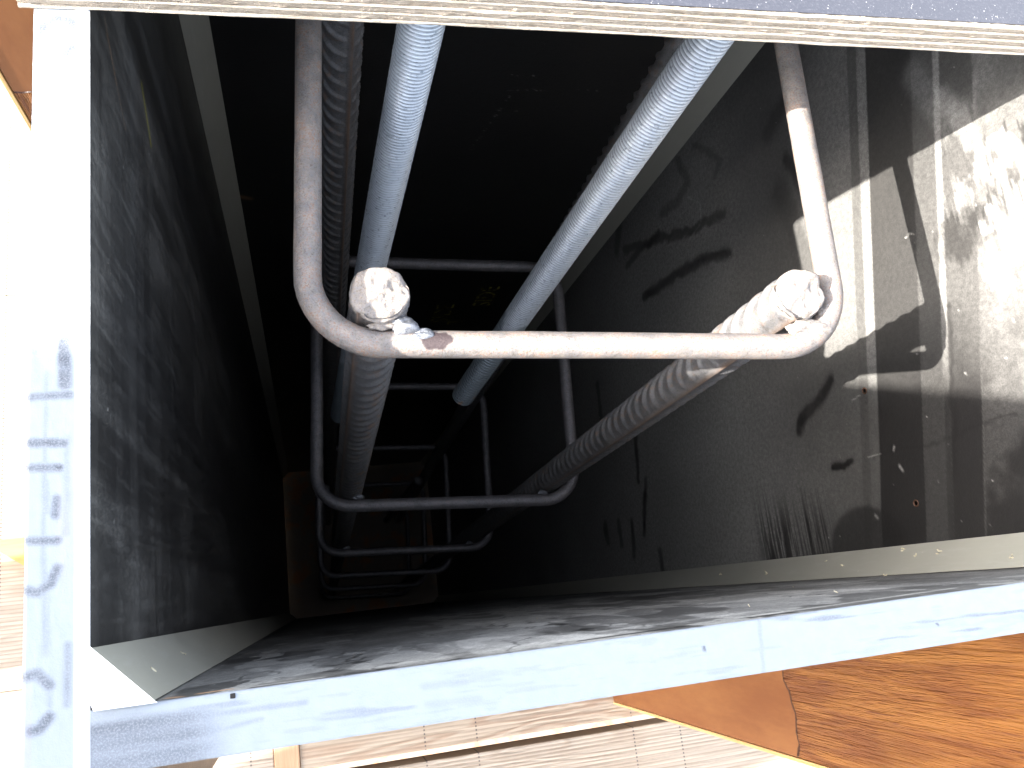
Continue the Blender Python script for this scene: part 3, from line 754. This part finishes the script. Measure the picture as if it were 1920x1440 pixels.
def plank_material(name, c1, c2, ribs=1.0):
    m, t, b = mat(name); n = N(t)
    x, y, z = n.sep(n.geo)
    oi = n.new('ShaderNodeObjectInfo'); rnd = oi.outputs['Random']
    src = n.new('ShaderNodeCombineXYZ'); n.put(src.inputs[0], n.m('ADD', x, n.m('MULTIPLY', rnd, 7.))); n.put(src.inputs[1], y); n.put(src.inputs[2], rnd)
    v = n.vmap((.12, 1, 1), src=src.outputs[0])
    g = n.noise(16, 3, .5, v, 1.5); rings = n.m('SINE', n.m('MULTIPLY', g, 60)); 
    rp = n.m('SINE', n.m('ADD', n.m('MULTIPLY', y, 2 * math.pi / .0042), n.m('MULTIPLY', n.noise(9, 2, .5, n.vmap((.2, 1, 1))), 3.)))
    big = n.ramp(rings, .0, .9, 0, .55); col = n.mix(big, c2, c1)
    col = n.mix(n.ramp(n.noise(5, 3, .5, v), .5, .7, 0, .5), col, (.36, .23, .15))
    col = n.mix(n.m('MULTIPLY', n.ramp(rp, -.2, -.9, 0, .45), ribs), col, (.21, .15, .10))
    # dark pencil/nail ladder marks across the plank
    mk = n.m('MULTIPLY', n.ramp(n.m('ABSOLUTE', n.m('SUBTRACT', n.m('PINGPONG', n.m('ADD', x, .03), .125), .03)), .0006, .0012, 1, 0), n.ramp(rp, .2, -.3, 0, 1))
    col = n.mix(n.m('MULTIPLY', mk, .8), col, (.06, .05, .05))
    n.put(b.inputs['Base Color'], col); b.inputs['Roughness'].default_value = .65
    n.put(b.inputs['Normal'], n.bump(n.m('ADD', n.m('MULTIPLY', rp, .5 * ribs), rings), .5, .0007))
    return m
PLANK = plank_material('ribbed_deck_plank', (.32, .25, .185), (.42, .35, .275)); PLANK2 = plank_material('knotty_plank', (.33, .21, .135), (.44, .35, .26), .55)
DECK = 'pale planks of the working deck around the box'
PL = [(-.145, -.0225, .0525, 2.2, PLANK2, 'knotty pale plank right below the near rim, running up to the orange rib'),
      (-.317, -.157, -1.6, 2.2, PLANK, 'ribbed pale plank just beyond the dark gap below the near rim'),
      (-.480, -.320, -1.6, 2.2, PLANK, 'ribbed pale plank outside the one at the dark gap, farthest from the box'),
      (-.0221, .1257, -1.6, -.0225, PLANK, 'ribbed pale plank in shade along the lower left rim'),
      (.126, .2717, -1.6, -.0225, PLANK, 'sunlit bleached plank left of the rim, next to the orange wedge'),
      (.272, .4177, -1.6, -.0225, PLANK, 'sunlit bleached plank left of the rim, under the light orange rib'),
      (.418, .5637, -1.6, -.0225, PLANK, 'sunlit plank beyond the light orange rib at the top left'),
      (.564, .708, -1.6, -.0225, PLANK, 'outermost sunlit plank past the top left corner of the box')]
for (a, b, x0, x1, m, lab) in PL:
    tag(box('deck_plank', x0, x1, a, b, -.75, -.7102, m, None, .0008), lab, 'plank', DECK)
o = box('deck_plank', -1.6, .024, -.145, -.0225, -.75, -.7102, PLANK, None, .0012); tag(o, 'ribbed pale deck plank at the lower left, short of the brown block', 'plank', DECK)
BRN = simple_wood('brown_block_wood', (.42, .24, .13), (.58, .36, .22), 1, 1., .6, 60)
o = box('timber_block', .0245, .0515, -.34, -.0226, -.752, -.708, BRN, None, .0012); tag(o, 'brown timber block between two pale planks under the near left rim', 'block')
Vw = [(-.262, .132, -.7095), (-.215, .132, -.7095), (-.215, .098, -.7095), (-.262, .134, -.690), (-.215, .134, -.690), (-.215, .100, -.690)]
o = link('timber_wedge', Vw, [[0, 1, 2], [5, 4, 3], [0, 3, 4, 1], [1, 4, 5, 2], [2, 5, 3, 0]], simple_wood('orange_wedge_wood', (.55, .27, .07), (.66, .36, .12), 0)); tag(o, 'small orange timber wedge lying on the deck left of the box', 'wedge')

# ------------------------------------------------------------------ the photographer, standing left of the box (throws the soft shadow on the near half)
def person():
    pts = {'pelvis': (-.98, -.17, .17, .15), 'belly': (-.95, -.17, .34, .15), 'chest': (-.90, -.17, .48, .165), 'neck': (-.84, -.17, .72, .06), 'head': (-.79, -.17, .86, .095), 'crown': (-.775, -.17, .93, .085),
           'hipL': (-.98, -.07, .12, .10), 'kneeL': (-.93, -.03, -.26, .065), 'ankL': (-1.0, -.05, -.63, .045), 'toeL': (-.83, -.045, -.675, .035),
           'hipR': (-.98, -.30, .12, .12), 'kneeR': (-.93, -.32, -.26, .08), 'ankR': (-1.0, -.29, -.63, .045), 'toeR': (-.83, -.295, -.675, .035),
           'shL': (-.88, -.044, .540, .072), 'elL': (-.76, -.005, .41, .048), 'wrL': (-.48, -.05, .50, .032), 'shR': (-.88, -.34, .62, .062), 'elR': (-.66, -.36, .42, .046), 'wrR': (-.43, -.22, .52, .030)}
    ed = [('pelvis', 'belly'), ('belly', 'chest'), ('chest', 'neck'), ('neck', 'head'), ('head', 'crown'), ('pelvis', 'hipL'), ('hipL', 'kneeL'), ('kneeL', 'ankL'), ('ankL', 'toeL'), ('pelvis', 'hipR'), ('hipR', 'kneeR'), ('kneeR', 'ankR'), ('ankR', 'toeR'),
          ('chest', 'shL'), ('shL', 'elL'), ('elL', 'wrL'), ('chest', 'shR'), ('shR', 'elR'), ('elR', 'wrR')]
    for side, (wx, wy, wz) in (('L', pts['wrL'][:3]), ('R', pts['wrR'][:3])):
        sg = -1 if side == 'L' else 1
        pts['palm' + side] = (wx + .06, wy + sg * .01, wz + .005, .026); ed.append(('wr' + side, 'palm' + side))
        for k, (dy, L) in enumerate(((-.03, .055), (-.01, .065), (.01, .062), (.03, .05))):
            pts['k%d%s' % (k, side)] = (wx + .085, wy + sg * .01 + dy, wz + .005, .010); pts['f%d%s' % (k, side)] = (wx + .085 + L * .7, wy + sg * .02 + dy, wz - .02, .008)
            ed += [('palm' + side, 'k%d%s' % (k, side)), ('k%d%s' % (k, side), 'f%d%s' % (k, side))]
        pts['th' + side] = (wx + .08, wy + sg * .05, wz + .02, .010); ed.append(('palm' + side, 'th' + side))
    names_ = list(pts); me = bpy.data.meshes.new('person'); me.from_pydata([(pts[k][0], pts[k][1] + .042, pts[k][2]) for k in names_], [(names_.index(a), names_.index(b)) for a, b in ed], [])
    o = bpy.data.objects.new('person', me); C.objects.link(o)
    sk = o.modifiers.new('skin', 'SKIN'); o.modifiers.new('sub', 'SUBSURF').levels = 2; o.modifiers['sub'].render_levels = 2
    for i, k in enumerate(names_): me.skin_vertices[0].data[i].radius = (pts[k][3],) * 2
    me.skin_vertices[0].data[0].use_root = True
    m, t, b = mat('dark_work_clothes'); n = N(t); n.put(b.inputs['Base Color'], n.mix(n.noise(30, 4), (.03, .035, .05), (.05, .055, .07))); b.inputs['Roughness'].default_value = .85
    me.materials.append(m); tag(o, 'photographer in dark clothes standing on the deck left of the box', 'person')
try: person()
except Exception as ex: print('person failed', ex)
